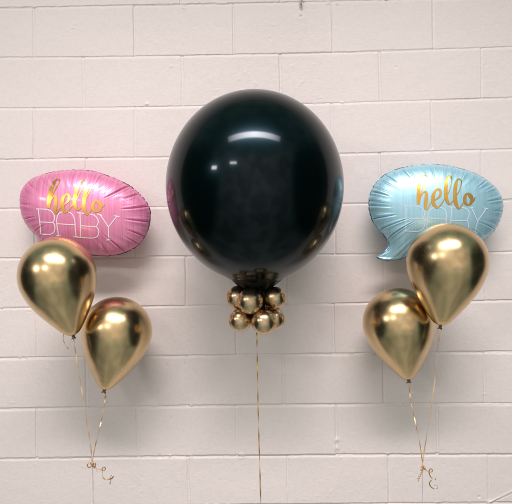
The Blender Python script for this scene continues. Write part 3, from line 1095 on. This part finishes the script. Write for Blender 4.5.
# ------------------------------------------------------------------ chain end against the wall at the top
def chain():
    n_links = 6
    pitch = 0.0125
    p0 = at(301.3, 7.4, -0.010)
    root = empty('chain', p0)
    tag(root, 'end of a grey steel chain hanging down the wall above the black balloon', 'chain')
    for q in range(n_links):
        V, F = [], []
        n, m = 28, 10
        a_, b_, rr = 0.0100, 0.0064, 0.0019
        rot = Matrix.Rotation(math.radians(38 if q % 2 else -42), 3, 'Z')
        for i in range(n):
            t = 2 * math.pi * i / n
            st = abs(math.cos(t)) ** 0.8 * (1 if math.cos(t) > 0 else -1)
            c = Vector((b_ * math.sin(t), 0, a_ * st))
            d = Vector((math.sin(t), 0, math.cos(t)))
            for k in range(m):
                p = 2 * math.pi * k / m
                V.append(rot @ (c + d * rr * math.cos(p) + Vector((0, rr * math.sin(p), 0))) + Vector((0, 0, 0.009 + q * pitch)))
        for i in range(n):
            for k in range(m):
                i2, k2 = (i + 1) % n, (k + 1) % m
                F.append((i * m + k, i2 * m + k, i2 * m + k2, i * m + k2))
        mesh_obj('link', V, F, M_STEEL, root)
    # screw eye that carries it, just above the picture
    V, F = [], []
    for i in range(12):
        y = 0.004 + 0.012 * i / 11 - 0.012
        for k in range(10):
            p = 2 * math.pi * k / 10
            V.append((0.0022 * math.cos(p), y, 0.009 + n_links * pitch - 0.004 + 0.0022 * math.sin(p)))
    for i in range(11):
        for k in range(10):
            k2 = (k + 1) % 10
            F.append((i * 10 + k, (i + 1) * 10 + k, (i + 1) * 10 + k2, i * 10 + k2))
    F.append(tuple(range(10)))
    F.append(tuple(reversed(range(110, 120))))
    mesh_obj('screw', V, F, M_STEEL, root)


chain()

# ------------------------------------------------------------------ light: ceiling strips of the room, and the dim room itself
def area(name, loc, target, sx, sy, power, col, spread=180):
    l = bpy.data.lights.new(name, 'AREA')
    l.shape = 'RECTANGLE'
    l.size, l.size_y = sx, sy
    l.energy = power
    l.color = col
    l.spread = math.radians(spread)
    o = bpy.data.objects.new(name, l)
    C.objects.link(o)
    o.location = loc
    o.rotation_euler = (Vector(target) - Vector(loc)).to_track_quat('-Z', 'Y').to_euler()
    return o


area('ceiling_strip', (0.93, -2.43, 3.6), (0.93, -1.43, 2.13), 3.4, 0.40, 26, (1.0, 0.925, 0.922), 60)
area('ceiling_strip', (-4.7, -5.0, 3.15), (0.5, -0.6, 0.8), 0.85, 0.42, 52, (1.0, 0.96, 0.93))
area('ceiling_strip', (-1.55, -5.4, 3.15), (0.7, -0.6, 0.8), 0.8, 0.24, 24, (1.0, 0.96, 0.93))

w = bpy.data.worlds.new('World')
scn.world = w
w.use_nodes = True
nt = w.node_tree
bg = nt.nodes['Background']
tc = N(nt, 'ShaderNodeTexCoord').outputs['Generated']
sep = N(nt, 'ShaderNodeSeparateXYZ')
nt.links.new(tc, sep.inputs[0])


def mathn(op, a, b=None, clamp=False):
    n = N(nt, 'ShaderNodeMath', operation=op)
    n.use_clamp = clamp
    for i, v in enumerate((a, b)):
        if v is None:
            continue
        if isinstance(v, (int, float)):
            n.inputs[i].default_value = v
        else:
            nt.links.new(v, n.inputs[i])
    return n.outputs[0]


def sstep(v, a, b, lo=0.0, hi=1.0):
    n = N(nt, 'ShaderNodeMapRange', interpolation_type='SMOOTHSTEP')
    n.inputs['From Min'].default_value = a
    n.inputs['From Max'].default_value = b
    n.inputs['To Min'].default_value = lo
    n.inputs['To Max'].default_value = hi
    nt.links.new(v, n.inputs['Value'])
    return n.outputs[0]


ax = mathn('ABSOLUTE', sep.outputs['X'])
side = sstep(ax, 0.64, 0.80, 1.0, 0.03)          # unlit stock at both sides of the room
centre = sstep(ax, 0.15, 0.62, 1.6, 0.90)       # the lit middle of the room
side = mathn('MULTIPLY', side, centre)
ceil = sstep(sep.outputs['Z'], 0.42, 0.72)               # above that the ceiling, evenly dim
floor = sstep(sep.outputs['Z'], -0.75, -0.15, 0.50, 1.0)  # grey floor
lobe = mathn('ADD', mathn('MULTIPLY', side, mathn('SUBTRACT', 1.0, ceil)), mathn('MULTIPLY', ceil, 0.42))
lobe = mathn('MULTIPLY', lobe, floor)
nz = N(nt, 'ShaderNodeTexNoise', inputs={'Scale': 4.6, 'Detail': 1.0, 'Roughness': 0.5})
nt.links.new(tc, nz.inputs['Vector'])
clut = sstep(nz.outputs['Fac'], 0.36, 0.64, 0.72, 1.30)
lobe = mathn('MULTIPLY', lobe, clut)
warm = mathn('MULTIPLY', sstep(ax, 0.55, 0.85, 1.0, 0.0), mathn('MULTIPLY', mathn('SUBTRACT', 1.0, ceil), sstep(sep.outputs['Z'], -0.5, 0.0, 0.7, 1.0)))
rp = ramp(nt, warm, [(0.0, (0.60, 1.0, 0.93)), (1.0, (0.99, 0.935, 0.86))])
mx = N(nt, 'ShaderNodeMix', data_type='RGBA', blend_type='MULTIPLY')
mx.inputs['Factor'].default_value = 1.0
nt.links.new(rp.outputs['Color'], mx.inputs['A'])
nt.links.new(lobe, mx.inputs['B'])
nt.links.new(mx.outputs['Result'], bg.inputs['Color'])
bg.inputs['Strength'].default_value = 0.51

# ------------------------------------------------------------------ render settings
scn.view_settings.view_transform = 'Standard'
scn.view_settings.look = 'None'
scn.view_settings.exposure = 0
scn.view_settings.gamma = 1
scn.cycles.use_denoising = True
scn.cycles.max_bounces = 8
scn.cycles.sample_clamp_indirect = 6.0
